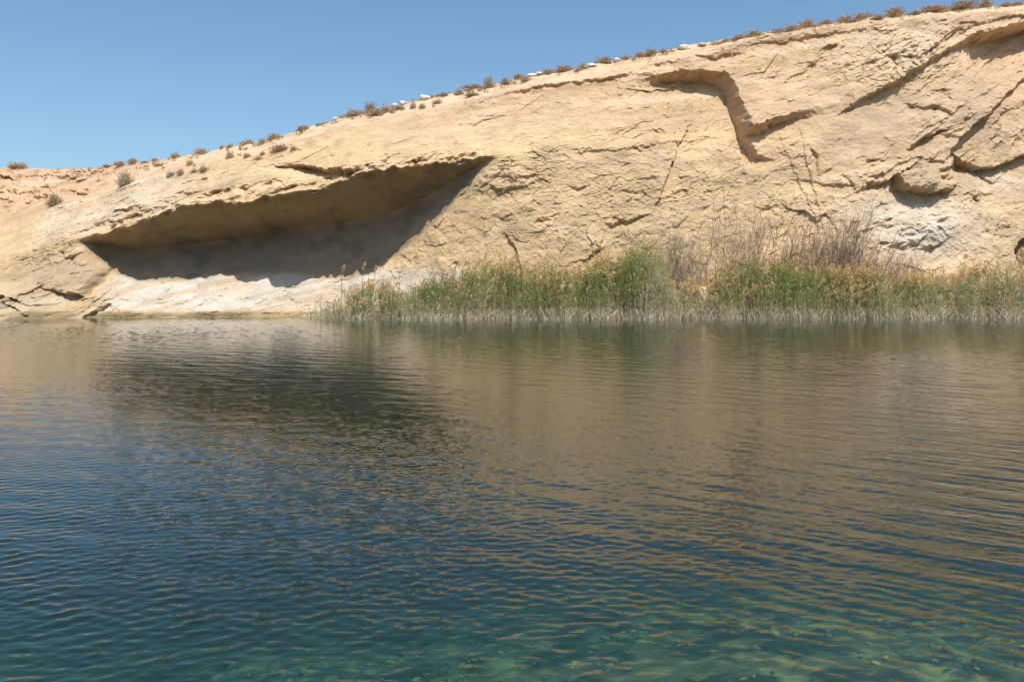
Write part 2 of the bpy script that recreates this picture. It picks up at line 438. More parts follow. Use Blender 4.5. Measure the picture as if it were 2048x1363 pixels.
for q in range(46):      # steep beds of the right-hand rib
    cx, cy = rng.uniform(1860, 2120), rng.uniform(90, 340)
    ln = rng.uniform(25, 95); dp = rng.uniform(.1, .34); an = math.radians(rng.normal() * 6 + 38)
    step_edge([(cx - ln / 2 * math.cos(an), cy + ln / 2 * math.sin(an), dp * .2), (cx, cy + rng.uniform(-4, 4), dp), (cx + ln / 2 * math.cos(an), cy - ln / 2 * math.sin(an), dp * .2)], 3.5, rng.uniform(8, 20))
for q in range(60):      # thin beds of the wedge, of the hollow and of the whitish outcrop
    z_ = q % 3
    cx, cy = [(rng.uniform(1665, 1930), 0), (rng.uniform(1740, 1915), rng.uniform(312, 375)), (rng.uniform(1730, 1900), rng.uniform(405, 495))][z_]
    if z_ == 0: cy = np.interp(cx, [1665, 1700, 1930], [120, 130, 62]) + rng.uniform(-25, 45) * np.interp(cx, [1665, 1700, 1930], [1, 1, .4])
    ln = rng.uniform(16, 58); dp = rng.uniform(.12, .36); an = math.radians(rng.normal() * 8 + [30, 18, 16][z_])
    step_edge([(cx - ln / 2 * math.cos(an), cy + ln / 2 * math.sin(an), dp * .2), (cx, cy + rng.uniform(-3, 3), dp), (cx + ln / 2 * math.cos(an), cy - ln / 2 * math.sin(an), dp * .2)], 3.2, rng.uniform(6, 14))
for q in range(40):      # scaly left foot and whitened shelf
    cx, cy = rng.uniform(10, 640), rng.uniform(500, 628)
    if cy < np.interp(cx, cols, ledge[0]) + 10: continue
    ln = rng.uniform(14, 50); dp = rng.uniform(.1, .3); an = math.radians(rng.normal() * 10 + 14)
    step_edge([(cx - ln / 2 * math.cos(an), cy + ln / 2 * math.sin(an), dp * .2), (cx, cy + rng.uniform(-3, 3), dp), (cx + ln / 2 * math.cos(an), cy - ln / 2 * math.sin(an), dp * .2)], 3.2, rng.uniform(6, 14))
# rocks at the left foot
step_edge([(105, 578, .5), (140, 586, .85), (165, 592, .8), (176, 572, 1.0), (194, 554, 1.0), (214, 541, .4)], 9, 40, up=.35)
step_edge([(168, 634, .5), (194, 621, .9), (216, 611, .5)], 4, 14)
step_edge([(-40, 588, .9), (0, 593, 1.2), (22, 594, 1.1), (38, 600, .4)], 4, 22)
step_edge([(-40, 606, .9), (0, 606, 1.1), (30, 618, .9), (46, 626, .5)], 4, 16)
step_edge([(30, 606, .15), (70, 609, .3), (110, 607, .25), (125, 600, .1)], 3, 10)
step_edge([(60, 545, .1), (95, 530, .2), (130, 515, .2)], 4, 20)
# ledges on the far hillside
for a in ([(-30, 336, .8), (0, 345, 1.4), (20, 358, 1.2), (30, 345, .5)], [(60, 352, .6), (110, 352, .9), (150, 356, 1.3), (172, 352, .6)], [(100, 342, .4), (190, 343, .8), (220, 336, .4)],
          [(-20, 380, .5), (20, 383, .7), (60, 386, .6), (90, 384, .3)], [(66, 392, .5), (80, 392, 1.1), (84, 384, .3)], [(140, 383, .4), (158, 386, 1.3), (170, 380, .6)],
          [(-20, 392, .6), (10, 396, 1.2), (14, 410, 1.0), (2, 412, .6)]):
    step_edge(a, 4, 16)

for q in range(26):      # broken beds of the far hillside
    cx, cy = rng.uniform(-60, 250), rng.uniform(343, 412)
    if cy > np.interp(cx, [0, 250], [415, 360]): continue
    ln = rng.uniform(14, 50); dp = rng.uniform(.3, 1.1)
    step_edge([(cx - ln / 2, cy + rng.uniform(-2, 2), dp * .2), (cx - ln * .1, cy + rng.uniform(-3, 3), dp), (cx + ln / 2, cy + rng.uniform(-3, 2), dp * .3)], 3.2, rng.uniform(5, 12))
# --- grain of the rock
m_in = (seg >= 0) & (seg < 5)
lipr = np.interp(px, cols, lip[0]); ledr = np.interp(px, cols, ledge[0]); rimr = np.interp(px, cols, rim[0])
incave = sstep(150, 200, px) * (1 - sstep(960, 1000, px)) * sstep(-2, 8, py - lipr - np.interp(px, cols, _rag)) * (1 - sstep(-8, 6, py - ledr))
inband = ((seg == 4)).astype(float) * sstep(0.05, .35, TT.ravel())
dip = np.radians(np.interp(px, [-200, 150, 700, 1300, 1600, 1850, 2100], [14, 14, 9, 7, 14, 32, 36]))
_dc = np.radians(np.interp(cols, [-200, 150, 700, 1300, 1600, 1850, 2100], [14, 14, 9, 7, 14, 32, 36]))
_sx = np.concatenate([[0], np.cumsum(np.tan(_dc[:-1]) * np.diff(cols))]) * 49.0 / F
wv = (fZ - np.interp(px, cols, _sx) * np.interp(py, [0, 430, 640], [1, .85, .7])) * np.cos(dip)
uv = fX * np.cos(dip) + fZ * np.sin(dip)
def blob(cx, cy, rx, ry): return np.exp(-(((px - cx) / rx) ** 2 + ((py - cy) / ry) ** 2))
rough = 0.62 + 0.0 * px
rough -= .34 * blob(1120, 235, 230, 60) + .42 * blob(1730, 270, 110, 75) + .3 * blob(800, 265, 170, 45) + .25 * blob(1560, 190, 90, 55)
rough += .75 * blob(1840, 420, 120, 85) + .5 * blob(1790, 115, 110, 50) + .55 * blob(1010, 365, 90, 30) + .45 * blob(120, 560, 110, 60) + .35 * blob(1990, 260, 110, 110) + .65 * blob(420, 600, 300, 32) + .3 * blob(250, 430, 150, 40)
rough += .35 * blob(1230, 440, 190, 90)
rough += .6 * blob(1790, 120, 120, 55) + .5 * blob(120, 570, 100, 50)
rough = np.clip(rough, .24, 1.7) * (1 - .9 * incave) * (1 - .75 * inband)
big = fbm(fX * .16, fY * .1, fZ * .2, 3) * .5 + fbm(fX * .5, fY * .2, fZ * .55 + 8, 3) * .14
wob = fbm(uv * .55, fY * .3, wv * 1.1, 4)
wob2 = fbm(uv * 1.7 + 31, fY * .5, wv * 3.2, 4)
def saw(v):
    f = v - np.floor(v)
    return np.where(f < .12, f / .12, 1 - (f - .12) / .88)
patch = sstep(-.1, .45, fbm(uv * .35 + 11, fY * .2, wv * .5, 3))
patch2 = sstep(-.15, .4, fbm(uv * 1.1 + 71, fY * .2, wv * 1.6, 3))
patch3 = sstep(-.2, .35, fbm(uv * 2.1 + 171, fY * .2, wv * 2.6, 3))
wob3 = fbm(uv * 3.3 + 61, fY * .5, wv * 5.2, 3)
fl1 = saw(wv / 1.35 + wob * 1.9 + wob2 * .5) * .16 * patch
fl2 = saw(wv / .5 + wob * 2.6 + wob2 * 1.6) * .105 * patch2
fl3 = saw(wv / .24 + wob2 * 2.6 + wob3 * 1.4 + wob * 2) * .065 * patch3
tw1 = fbm(uv * .5, fY * .2, wv * .9 + 44, 3); tw2 = fbm(uv * 2.0, fY * .2, wv * 3.0 + 21, 2)
s1, j1 = slabs(uv / 3.4 + tw1 * .5, wv / 1.7 + tw1 * .4, 11)
s2, j2 = slabs(uv / 1.15 + tw1 * .8 + 5, wv / .52 + tw1 * .6, 23)
s3, j3 = slabs(uv / .42 + tw2 * .5 + 9, wv / .2 + tw2 * .4, 37)
slab = s1 * .17 * (.3 + patch) + s2 * .085 * (.25 + patch2) + s3 * .048
joint = -.035 * (1 - sstep(0, .07, j1)) * patch - .02 * (1 - sstep(0, .1, j2)) * patch2
rid = (1 - np.abs(fbm(uv * 1.5, fY * .4, wv * 2.8 + 3, 4))) ** 2 * .05
lump = fbm(fX * 2.4, fY * .8, fZ * 3.0, 3) * .03 + vnoise(uv * 7, fY, wv * 9) * .025
out = big * (1 - .6 * incave) + rough * (.75 * fl1 + .7 * fl2 + .7 * fl3 + rid + lump) + (.25 + .75 * rough) * (1 - .8 * inband) * (1 - .35 * incave) * (slab + joint)
# ragged lip of the cave
fr = np.exp(-((py - lipr) / 9) ** 2) * sstep(150, 230, px) * (1 - sstep(960, 1000, px))
out += fr * (fbm(fX * 1.1, fY * 0, fZ * 1.1 + 20, 3) * .5 + vnoise(fX * 4, fZ * 4, fZ * 0) * .15)
out = np.where(m_in, out, 0)
edge_in = np.where(seg == 0, sstep(-.02, .08, TT.ravel()), 1.0)
mv = (dep - out * edge_in)
fY = fY + mv
zb = inband * (fbm(fX * .8, fY * .8, fZ * 0, 4) * .28 + vnoise(fX * 3, fY * 3, fZ * 0) * .07)
fZ = fZ + zb + np.where(m_in, (1 - incave) * wob2 * .05, 0)
back = (seg == 5)
fZ = fZ + np.where(back, 0.25 * fbm(fX * .5, fY * .3, fX * 0, 3), 0)
cl_front = (fbm(fX * 2, fZ * 2, fY * 0 + 3, 3) * .25) * (seg == 0) * (TT.ravel() < .1)
fY = fY + np.where(seg <= 0, cl_front, 0)

# --- rock colours (what the stone itself is, plus shade painted into the cave)
c = np.zeros((len(fX), 3))
tan = np.array([.555, .402, .240]); pink = np.array([.54, .382, .254]); yel = np.array([.55, .400, .232]); grey = np.array([.43, .338, .235])
white = np.array([.54, .49, .43]); hill = np.array([.52, .345, .215]); sand = np.array([.60, .45, .31]); cavew_shade = np.array([.26, .212, .158]); dark = np.array([.13, .105, .065])
def mix(c, col, f): return c + (col - c) * np.clip(f, 0, 1)[:, None]
n_a = fbm(fX * .22, fY * .1, fZ * .4 + 3, 4); n_b = fbm(uv * .5, fY * .2, wv * 1.4 + 50, 4); n_c = fbm(uv * .16, fY * .1, wv * 1.2 + 90, 4)
c += tan
c = mix(c, pink, sstep(330, 210, py + n_a * 90) * .9)
c = mix(c, yel, np.exp(-((py - np.interp(px, [900, 1500, 2048], [295, 262, 330]) - 22 * n_a) / 16) ** 2) * (px > 900) * .75)
c = mix(c, yel, sstep(.1, .5, n_b) * .35)
c = mix(c, pink * 1.03, sstep(.05, .5, -n_b) * .4)
c = mix(c, grey, sstep(.1, .55, n_c) * sstep(280, 350, py) * .5)
c = mix(c, grey, (.75 * blob(1010, 365, 80, 26) + .55 * blob(1760, 230, 120, 50) + .6 * blob(120, 545, 90, 40) + .5 * blob(1250, 320, 180, 18) + .6 * blob(1860, 360, 70, 40) + .45 * blob(1980, 230, 90, 80)) * (0.65 + n_b))
c = mix(c, pink * .9, blob(1740, 290, 100, 70) * .7)
c = mix(c, np.array([.36, .27, .17]), blob(110, 560, 95, 45) * (.75 + .6 * n_b))
c = mix(c, yel, blob(1800, 120, 130, 50) * .5)
c = mix(c, white, (sstep(.0, .3, n_b + .12) * blob(1800, 100, 100, 45) * .5))
c = mix(c, white, blob(1830, 455, 105, 55) * sstep(-.5, .1, n_b) * 1.25)
c = mix(c, white, blob(2010, 360, 60, 26) * .45)
# salt-whitened foot under the cave
wf = sstep(-6, 10, py - ledr + 9 * n_b) * (1 - sstep(612, 630, py)) * sstep(150, 280, px) * (1 - sstep(900, 960, px)) * sstep(528, 552, py + 6 * n_b)
c = mix(c, white, wf * np.clip(.95 + 1.0 * n_b + .3 * sstep(420, 560, px), 0, 1))
c = mix(c, white, blob(120, 600, 130, 16) * (.5 + n_b))
c = mix(c, white, blob(880, 565, 70, 22) * (.7 + n_b))
c = mix(c, pink, sstep(180, 330, px) * (1 - sstep(330, 700, px)) * sstep(lipr - 120, lipr - 20, py) * (py < lipr) * 0.0)
c = mix(c, white, sstep(40, 120, px) * (1 - sstep(300, 420, px)) * sstep(-45, 0, py - rimr) * (1 - sstep(40, 90, py - rimr)) * .55 * (.8 + n_b))
# cave: ochre ceiling, grey back wall, both darkened to paint in more shade
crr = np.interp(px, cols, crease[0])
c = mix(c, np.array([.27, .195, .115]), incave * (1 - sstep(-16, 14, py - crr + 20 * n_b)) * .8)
c = mix(c, cavew_shade, incave * sstep(-16, 14, py - crr + 20 * n_b) * .9)
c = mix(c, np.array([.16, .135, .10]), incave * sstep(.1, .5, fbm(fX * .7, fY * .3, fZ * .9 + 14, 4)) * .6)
# hillside and sandy top
hl = (1 - sstep(330, 520, px)) * (seg >= 4)
c = mix(c, sand, ((seg == 4) * sstep(.1, .5, TT.ravel()) + (seg == 5)) * .85)
c = mix(c, hill, hl * .85)
c = mix(c, np.array([.36, .20, .12]), hl * sstep(.15, .5, fbm(fX * .4, fY * .1, fZ * 2.2, 4)) * sstep(400, 372, py) * (1 - sstep(200, 300, px)) * .7)
c = mix(c, np.array([.33, .215, .135]), np.exp(-((py - rimr - 12) / 10) ** 2) * sstep(880, 960, px) * sstep(-.1, .3, n_b + .1) * .75)
# damp, algae-dark line at the water
c = mix(c, np.array([.20, .155, .085]), sstep(619, 628, py + 5 * n_b) * (seg <= 0) * .92)
c = mix(c, dark, (seg < 0) * 1.0)
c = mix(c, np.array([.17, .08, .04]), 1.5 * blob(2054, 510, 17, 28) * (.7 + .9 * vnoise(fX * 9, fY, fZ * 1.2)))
stn = fbm(fX * .8 + 12, fY * .2, fZ * .22, 4); bnd = fbm(uv * .08, fY * .05, wv * 3.1 + 13, 4)
c = mix(c, np.array([.33, .255, .175]), sstep(.18, .42, stn) * sstep(180, 330, py) * (1 - incave) * .28)
c = mix(c, np.array([.42, .300, .165]), sstep(.12, .3, bnd) * .45 * (1 - incave))
c = mix(c, np.array([.62, .49, .345]), sstep(.15, .35, -bnd) * .4 * (1 - incave) * (seg >= 0))
c = mix(c, np.array([.34, .25, .165]), (1 - sstep(0, .06, j2)) * patch2 * .15 * (1 - incave))
c = mix(c, np.array([.56, .49, .405]), blob(1825, 452, 120, 58) * np.clip(.75 + 1.6 * bnd, 0, 1))
c = mix(c, np.array([.56, .47, .34]), blob(1790, 105, 105, 48) * np.clip(.55 + .9 * bnd, 0, 1))
c = mix(c, np.array([.40, .305, .205]), (.7 * blob(1790, 225, 110, 60) + .65 * blob(1985, 235, 90, 95) + .55 * blob(1870, 350, 80, 45)) * np.clip(.8 + .9 * n_b, 0, 1))
c = mix(c, np.array([.46, .345, .21]), (.5 * blob(1120, 430, 190, 90) + .6 * blob(1010, 362, 80, 28) + .4 * blob(1420, 400, 130, 70)) * np.clip(.8 + 1.2 * n_b, 0, 1))
c = mix(c, np.array([.355, .27, .175]), .95 * blob(115, 560, 80, 38) * np.clip(.85 + .9 * n_b, 0, 1))
c *= (1 + .22 * fbm(fX * .9, fY * .4, fZ * 1.8, 4))[:, None]
c *= np.array([1.06, 1.03, .985])
c = np.clip(c, .01, .75)

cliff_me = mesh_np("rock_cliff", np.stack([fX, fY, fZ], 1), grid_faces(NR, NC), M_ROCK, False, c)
cliff = tag(link("rock_cliff", cliff_me), "pale sandstone cliff with a shadowed overhang rising behind the lake", None, None, "structure")
VX, VY, VZ = fX.reshape(NR, NC), fY.reshape(NR, NC), fZ.reshape(NR, NC)
VPX = 1024 + F * VX / VY; VPY = HOR - F * (VZ - CH) / VY
vis_rows = np.nonzero((SEG[:, 0] >= 0) & (SEG[:, 0] < 5))[0]
r0, r1 = vis_rows[0], vis_rows[-1] + 2

def on_cliff(ax, ay):
    """point of the cliff sheet seen at that column and row"""
    j = int(np.argmin(np.abs(cols - ax)))
    js = slice(max(0, j - 6), j + 7)
    d = (VPX[r0:r1, js] - ax) ** 2 + (VPY[r0:r1, js] - ay) ** 2
    k = np.unravel_index(np.argmin(d), d.shape)
    return Vector((VX[r0:r1, js][k], VY[r0:r1, js][k], VZ[r0:r1, js][k]))

# ------------------------------------------------------------------ ground sheet with the lake basin
gx = np.concatenate([-np.geomspace(4000, 16, 26), np.linspace(-15, 15, 301), np.geomspace(16, 4000, 26)])
gy = np.concatenate([-np.geomspace(4000, 12, 24), np.linspace(-11, 0, 16), np.concatenate([np.linspace(.1, 3, 20), np.linspace(3.05, 9, 120), np.linspace(9.2, 16, 30)]), np.linspace(16.5, 48, 24), np.geomspace(50, 6000, 24)])
GX, GY = np.meshgrid(gx, gy)
nb = fbm(GX * .5, GY * .5, GX * 0, 4)
d_in = np.where(GY < 5, .5 - (5 - GY) * .147, .5 + .28 * (GY - 5)) + np.clip(3.0 - GX, 0, 8) * .09 * np.clip((GY - 1.6) / 3, 0, 1)
depth = -np.clip(d_in, -0.7, 5.5)
depth = depth + np.where(depth < .2, nb * .10 + .05 * vnoise(GX * 3.1, GY * 3.1, GX * 0) + .03 * vnoise(GX * 8, GY * 8, GX * 0), nb * .1)
el = np.sqrt((GX / 62) ** 2 + ((GY - 22) / 30) ** 2)
rise = sstep(.95, 1.5, el) * 9.5
GZ = np.where(GY < 1.6, depth + .25 * np.clip(-GY - 2, 0, 12) * .6, depth)
GZ = GZ * (1 - sstep(.95, 1.4, el)) + sstep(.95, 1.4, el) * 7.5 * np.where(GY < 0, .45, 1)
GZ = GZ + nb * .3 * (el > 1.1)
gc = np.zeros((GX.size, 3))
gz = GZ.ravel()
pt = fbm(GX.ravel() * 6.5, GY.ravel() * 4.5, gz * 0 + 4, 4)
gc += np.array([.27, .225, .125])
gc = mix(gc, np.array([.62, .50, .25]), sstep(.12, .3, pt))  # pale flecks painted in place of caustic sunlight on the bed
gc = mix(gc, np.array([.055, .075, .03]), sstep(.0, .25, fbm(GX.ravel() * 3.2 + 30, GY.ravel() * 2.6, gz * 0 + 8, 4)))
gc = mix(gc, np.array([.55, .42, .29]), sstep(.05, .35, gz))
M_BED = mat_rock(); M_BED.name = "lake_bed_and_sand"
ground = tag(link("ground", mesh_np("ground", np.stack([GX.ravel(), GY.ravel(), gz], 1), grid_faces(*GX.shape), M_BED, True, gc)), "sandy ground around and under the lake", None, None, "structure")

# ------------------------------------------------------------------ water
NRW, NCW = 1130, 520
yy = 1.0 * (47.5 / 1.0) ** np.linspace(0, 1, NRW)
yy = np.concatenate([1.0 + np.linspace(0, 2.4, 60)[:-1], np.geomspace(3.4, 47.5, NRW - 59)])
s_ = np.linspace(-1, 1, NCW)
WX = s_[None, :] * (0.74 * yy[:, None] + 4.0); WY = np.repeat(yy[:, None], NCW, 1)
h = np.zeros_like(WX); sxs = np.zeros_like(WX)
dYl = np.gradient(yy)[:, None]
dXl = ((0.74 * yy + 4) * 2 / NCW)[:, None]
wr = np.random.default_rng(21)
def gust(a, b, sc):
    return a + b * fbm(WX * sc, WY * sc * .55, WX * 0 + a * 10, 3)
gA = np.clip(gust(.95, .9, .13), .25, 1.8); gB = np.clip(gust(.8, .9, .10), .15, 1.7)
rightness = sstep(-.25, .55, WX / (WY + 3.0))
def add_waves(n, lam0, lam1, mean, spread, slope, mod):
    global h
    for i in range(n):
        lam = lam0 * (lam1 / lam0) ** wr.random()
        th = math.radians(mean + wr.normal() * spread)
        kx, ky = 2 * math.pi / lam * math.cos(th), 2 * math.pi / lam * math.sin(th)
        amp = slope * math.sqrt(2.0 / n) * lam / (2 * math.pi)
        ph = wr.random() * 6.283
        fade = np.clip(lam / (1.8 * np.maximum(dYl * abs(math.sin(th)), dXl * abs(math.cos(th)))) - .35, 0, 1)
        p = kx * WX + ky * WY + ph
        h = h + amp * fade * mod * (np.sin(p) + .18 * np.cos(2 * p))
far = sstep(16, 38, WY)
add_waves(46, .06, .17, 92, 34, .080, gA * (1 - .55 * rightness))
add_waves(34, .08, .28, 55, 10, .074, gB * (.18 + .9 * rightness))
add_waves(14, .35, 1.0, 78, 32, .018, gA)
add_waves(10, .28, .70, 50, 8, .036, gB * rightness * (1 - far))
add_waves(30, .14, .34, 88, 42, .100, far * (.35 + .65 * gA))
# outer flat margin, so that the lake goes on beyond the frame
WX = np.concatenate([np.full((len(yy), 1), -95.0), WX, np.full((len(yy), 1), 95.0)], 1)
WY = np.concatenate([yy[:, None], WY, yy[:, None]], 1)
h = np.concatenate([np.zeros((len(yy), 1)), h, np.zeros((len(yy), 1))], 1)
nr, nc = WX.shape
top = np.stack([WX.ravel(), WY.ravel(), h.ravel()], 1)
i = np.arange(nr * nc).reshape(nr, nc)
ring = np.concatenate([i[0, :], i[1:, -1], i[-1, -2::-1], i[-2:0:-1, 0]])
bot = top[ring].copy(); bot[:, 2] = -9.0
nb0 = nr * nc
k = np.arange(len(ring)); k2 = (k + 1) % len(ring)
skirt = np.stack([ring[k], nb0 + k, nb0 + k2, ring[k2]], 1)
vv = np.concatenate([top, bot, [[0, 22, -9.0]]])
cap = np.stack([nb0 + k2, nb0 + k, np.full(len(ring), len(vv) - 1)], 1)
water = tag(link("water", mesh_np("water", vv, [grid_faces(nr, nc), skirt, cap], mat_water(), True)), "rippled blue-green lake water reflecting the tan cliff", None, None, "structure")

# ------------------------------------------------------------------ ribbon builder for reeds, twigs and blades
class Rib:
    """collects thin tapered ribbons and small leaf triangles into one mesh"""
    def __init__(self): self.v = []; self.q = []; self.t = []; self.c = []; self.n = 0
    def ribbon(self, P, Wd, C, side):
        """P (m,k,3) points of m ribbons, Wd (m,k) widths, C (m,k,3) colours, side (m,3) across direction"""
        m, k, _ = P.shape
        a = P - side[:, None, :] * Wd[:, :, None] * .5; b = P + side[:, None, :] * Wd[:, :, None] * .5
        V = np.stack([a, b], 2).reshape(m, k * 2, 3)
        base = self.n + np.arange(m)[:, None] * (2 * k)
        for j in range(k - 1):
            self.q.append(np.concatenate([base + 2 * j, base + 2 * j + 1, base + 2 * j + 3, base + 2 * j + 2], 1))
        self.v.append(V.reshape(-1, 3)); self.c.append(np.repeat(C, 2, axis=1).reshape(-1, 3)); self.n += m * k * 2
    def tris(self, A, B, Cc, col):
        m = len(A)
        V = np.stack([A, B, Cc], 1).reshape(-1, 3)
        self.t.append(self.n + np.arange(m * 3).reshape(m, 3))
        self.v.append(V); self.c.append(np.repeat(col, 3, axis=0)); self.n += m * 3
    def mesh(self, name, mat):
        f = []
        if self.q: f.append(np.concatenate(self.q))
        if self.t: f.append(np.concatenate(self.t))
        return mesh_np(name, np.concatenate(self.v), f, mat, False, np.clip(np.concatenate(self.c), 0, 1))

def rnd_dir(n, r):
    v = r.normal(size=(n, 3)); return v / np.linalg.norm(v, axis=1)[:, None]

M_REED = mat_attr("reed_leaf", transl=0.45)
M_PLUME = mat_attr("reed_plume", transl=0.3)
M_TWIG = mat_attr("dry_twig", transl=0.0)

G1 = np.array([.125, .185, .048]); G2 = np.array([.41, .41, .14]); STRAW = np.array([.74, .65, .47]); DRYS = np.array([.60, .51, .35]); PL1 = np.array([.68, .44, .20]); PL2 = np.array([.66, .475, .26])

def plume(rb, base, axis, ln, r, n=34):
    """feathery drooping seed heads: base (m,3), axis (m,3), ln (m,)"""
    m = len(base)
    tt = r.random((m, n)); 
    ctr = base[:, None, :] + axis[:, None, :] * (tt * ln[:, None])[:, :, None]
    ctr[:, :, 2] -= (tt ** 2) * ln[:, None] * .25
    rad = ln[:, None] * .24 * np.sin(np.clip(tt * .85 + .12, 0, 1) * np.pi)
    off = rnd_dir(m * n, r).reshape(m, n, 3) * rad[:, :, None] * r.random((m, n, 1)) ** .5
    ctr = ctr + off
    d = axis[:, None, :] * .7 + off / (rad[:, :, None] + 1e-3) * .5 + r.normal(size=(m, n, 3)) * .3
    d[:, :, 2] -= .25
    sd = rnd_dir(m * n, r).reshape(m, n, 3)
    sz = (ln[:, None] * r.uniform(.13, .28, (m, n)))[:, :, None]
    col = PL1 + (PL2 - PL1) * r.random((m, 1, 1)) + r.normal(size=(m, n, 1)) * .035
    A = (ctr - sd * sz * .38).reshape(-1, 3); B = (ctr + sd * sz * .38).reshape(-1, 3); Cc = (ctr + d * sz).reshape(-1, 3)
    rb.tris(A, B, Cc, np.broadcast_to(col, (m, n, 3)).reshape(-1, 3))

def reeds(rb, rp, base, hgt, r, green, leafn=7, plume_p=.3, lean=.1, wide=1.0):
    """base (m,3), hgt (m,), green (m,) 0 dry .. 1 green"""
    m = len(base)
    pk = r.random(m) < plume_p * np.clip(.85 + 2.6 * fbm(base[:, 0] * .9, base[:, 1] * .8, base[:, 0] * 0 + 77, 2), .05, 2.4)
    hgt = np.where(pk, hgt * 1.1 + .05, hgt)
    ln = r.normal(size=(m, 3)) * lean; ln[:, 2] = 0
    ln[:, 0] += .05
    k = 4
    t = np.linspace(0, 1, k)[None, :, None]
    P = base[:, None, :] + np.array([0, 0, 1.0]) * hgt[:, None, None] * t + ln[:, None, :] * hgt[:, None, None] * t ** 2
    yaw = r.uniform(-.7, .7, m)
    side = np.stack([np.cos(yaw), np.sin(yaw), np.zeros(m)], 1)
    Wd = wide * (.014 + .01 * r.random((m, 1))) * np.array([[1.2, 1.05, .9, .5]])
    gcol = G1 + (G2 - G1) * r.random((m, 1))
    low = STRAW + (DRYS - STRAW) * r.random((m, 1))
    gr = green[:, None]
    C = np.stack([low, low * .65 + gcol * .35 * gr + low * .35 * (1 - gr), gcol * gr + low * (1 - gr), gcol * gr + low * (1 - gr)], 1)
    rb.ribbon(P, Wd, C, side)
    for q in range(leafn):
        f = .22 + .74 * (q + r.random(m)) / leafn
        p0 = base + np.array([0, 0, 1.0]) * (hgt * f)[:, None] + ln * (hgt * f ** 2)[:, None]
        a = r.uniform(0, 2 * np.pi, m); hd = np.stack([np.cos(a), np.sin(a), np.zeros(m)], 1)
        L = hgt * r.uniform(.15, .30, m); up = r.uniform(.45, 1.4, m)
        d = hd + np.array([0, 0, 1.0]) * up[:, None]; d /= np.linalg.norm(d, axis=1)[:, None]
        p1 = p0 + d * (L * .55)[:, None]
        d2 = d + np.array([0, 0, -1.0]) * r.uniform(.2, 1.1, m)[:, None]; d2 /= np.linalg.norm(d2, axis=1)[:, None]
        p2 = p1 + d2 * (L * .5)[:, None]
        sd = np.cross(d, np.array([0, 0, 1.0])) + r.normal(size=(m, 3)) * .4; sd /= np.linalg.norm(sd, axis=1)[:, None] + 1e-6
        w = r.uniform(.022, .038, m)
        lc = G1 + (G2 - G1) * r.random((m, 1)) ** 1.3
        dr = ((r.random(m) > green) | ((f < .34) & (r.random(m) < .75)))[:, None]
        lc = np.where(dr, STRAW * r.uniform(.6, 1.0, (m, 1)), lc)
        Pq = np.stack([p0, p1, p2], 1); Wq = np.stack([w * .7, w, w * .12], 1)
        rb.ribbon(Pq, Wq, np.stack([lc, lc, lc * 1.1], 1), sd)
    if pk.any():
        tip = (base + np.array([0, 0, 1.0]) * hgt[:, None] + ln * hgt[:, None])[pk]
        ax = np.array([0, 0, 1.0]) + ln[pk] * 2 + r.normal(size=(pk.sum(), 3)) * .2
        ax /= np.linalg.norm(ax, axis=1)[:, None]
        plume(rp, tip - ax * .05, ax, r.uniform(.28, .52, pk.sum()), r)

# top outline of the reed bed (column, row)
rtop = np.array([(640, 612), (690, 592), (720, 582), (760, 578), (800, 577), (840, 572), (870, 566), (900, 556), (940, 540), (965, 532), (1000, 540), (1040, 552), (1100, 552), (1150, 548), (1200, 538), (1240, 515), (1270, 495), (1300, 486), (1320, 505),
    (1335, 575), (1420, 580), (1440, 535), (1500, 522), (1550, 528), (1600, 556), (1640, 560), (1700, 552), (1760, 556), (1820, 558), (1880, 560), (1940, 556), (2000, 552), (2048, 544), (2200, 545), (2600, 560)], dtype=float)
plp = lambda q: np.interp(q, [640, 700, 860, 1000, 1100, 1250, 1330, 1420, 1560, 1700, 1850, 2048], [.3, .28, .25, .3, .35, .2, .5, .5, .45, .5, .6, .62])
grn = lambda q: np.interp(q, [640, 690, 750, 1000, 1250, 1330, 1400, 1450, 1550, 1650, 1800, 1900, 2048], [.3, .8, .85, .85, .95, .35, .35, .92, .9, .8, .8, .55, .6])
def bank_z(yv): return np.where(yv < 44.95, -.12, (yv - 44.95) * .62)
rb, rp = Rib(), Rib()
rr = np.random.default_rng(5)
N = 8200
cx = rr.uniform(690, 2500, N); dq = rr.random(N)
cx = cx + 8 * rr.normal(size=N)
yv = 43.55 + 3.3 * dq + .35 * np.sin(cx / 37.0) + .25 * np.sin(cx / 13.0)
yv = np.where(cx < 800, np.maximum(yv, 44.0), yv)
bx = (cx - 1024) * yv / F; bz = bank_z(yv)
ztop = CH - (np.interp(cx, rtop[:, 0], rtop[:, 1]) - HOR) * yv / F
clump = fbm(cx / 34, yv * 1.2, cx * 0 + 6, 3)
hh = (ztop - bz) * rr.uniform(.70, 1.08, N) * (1 + .42 * clump)
# front fringe is lower than the crowd behind it
hh = np.where(dq < .22, hh * rr.uniform(.45, .85, N), hh)
hh = np.clip(hh, .5, 3.6)
keep = (clump > -.38) | (dq < .3)
gq = np.clip(grn(cx) + .45 * clump, .15, 1) * np.where(dq < .15, .75, 1)
b3 = np.stack([bx, yv, bz], 1)
pk = plp(cx)
for lo, hi in ((690, 1000), (1000, 1330), (1330, 1430), (1430, 1650), (1650, 1850), (1850, 2500)):
    m = keep & (cx >= lo) & (cx < hi)
    reeds(rb, rp, b3[m], hh[m], rr, gq[m], 6, float(pk[m].mean()) * .75)
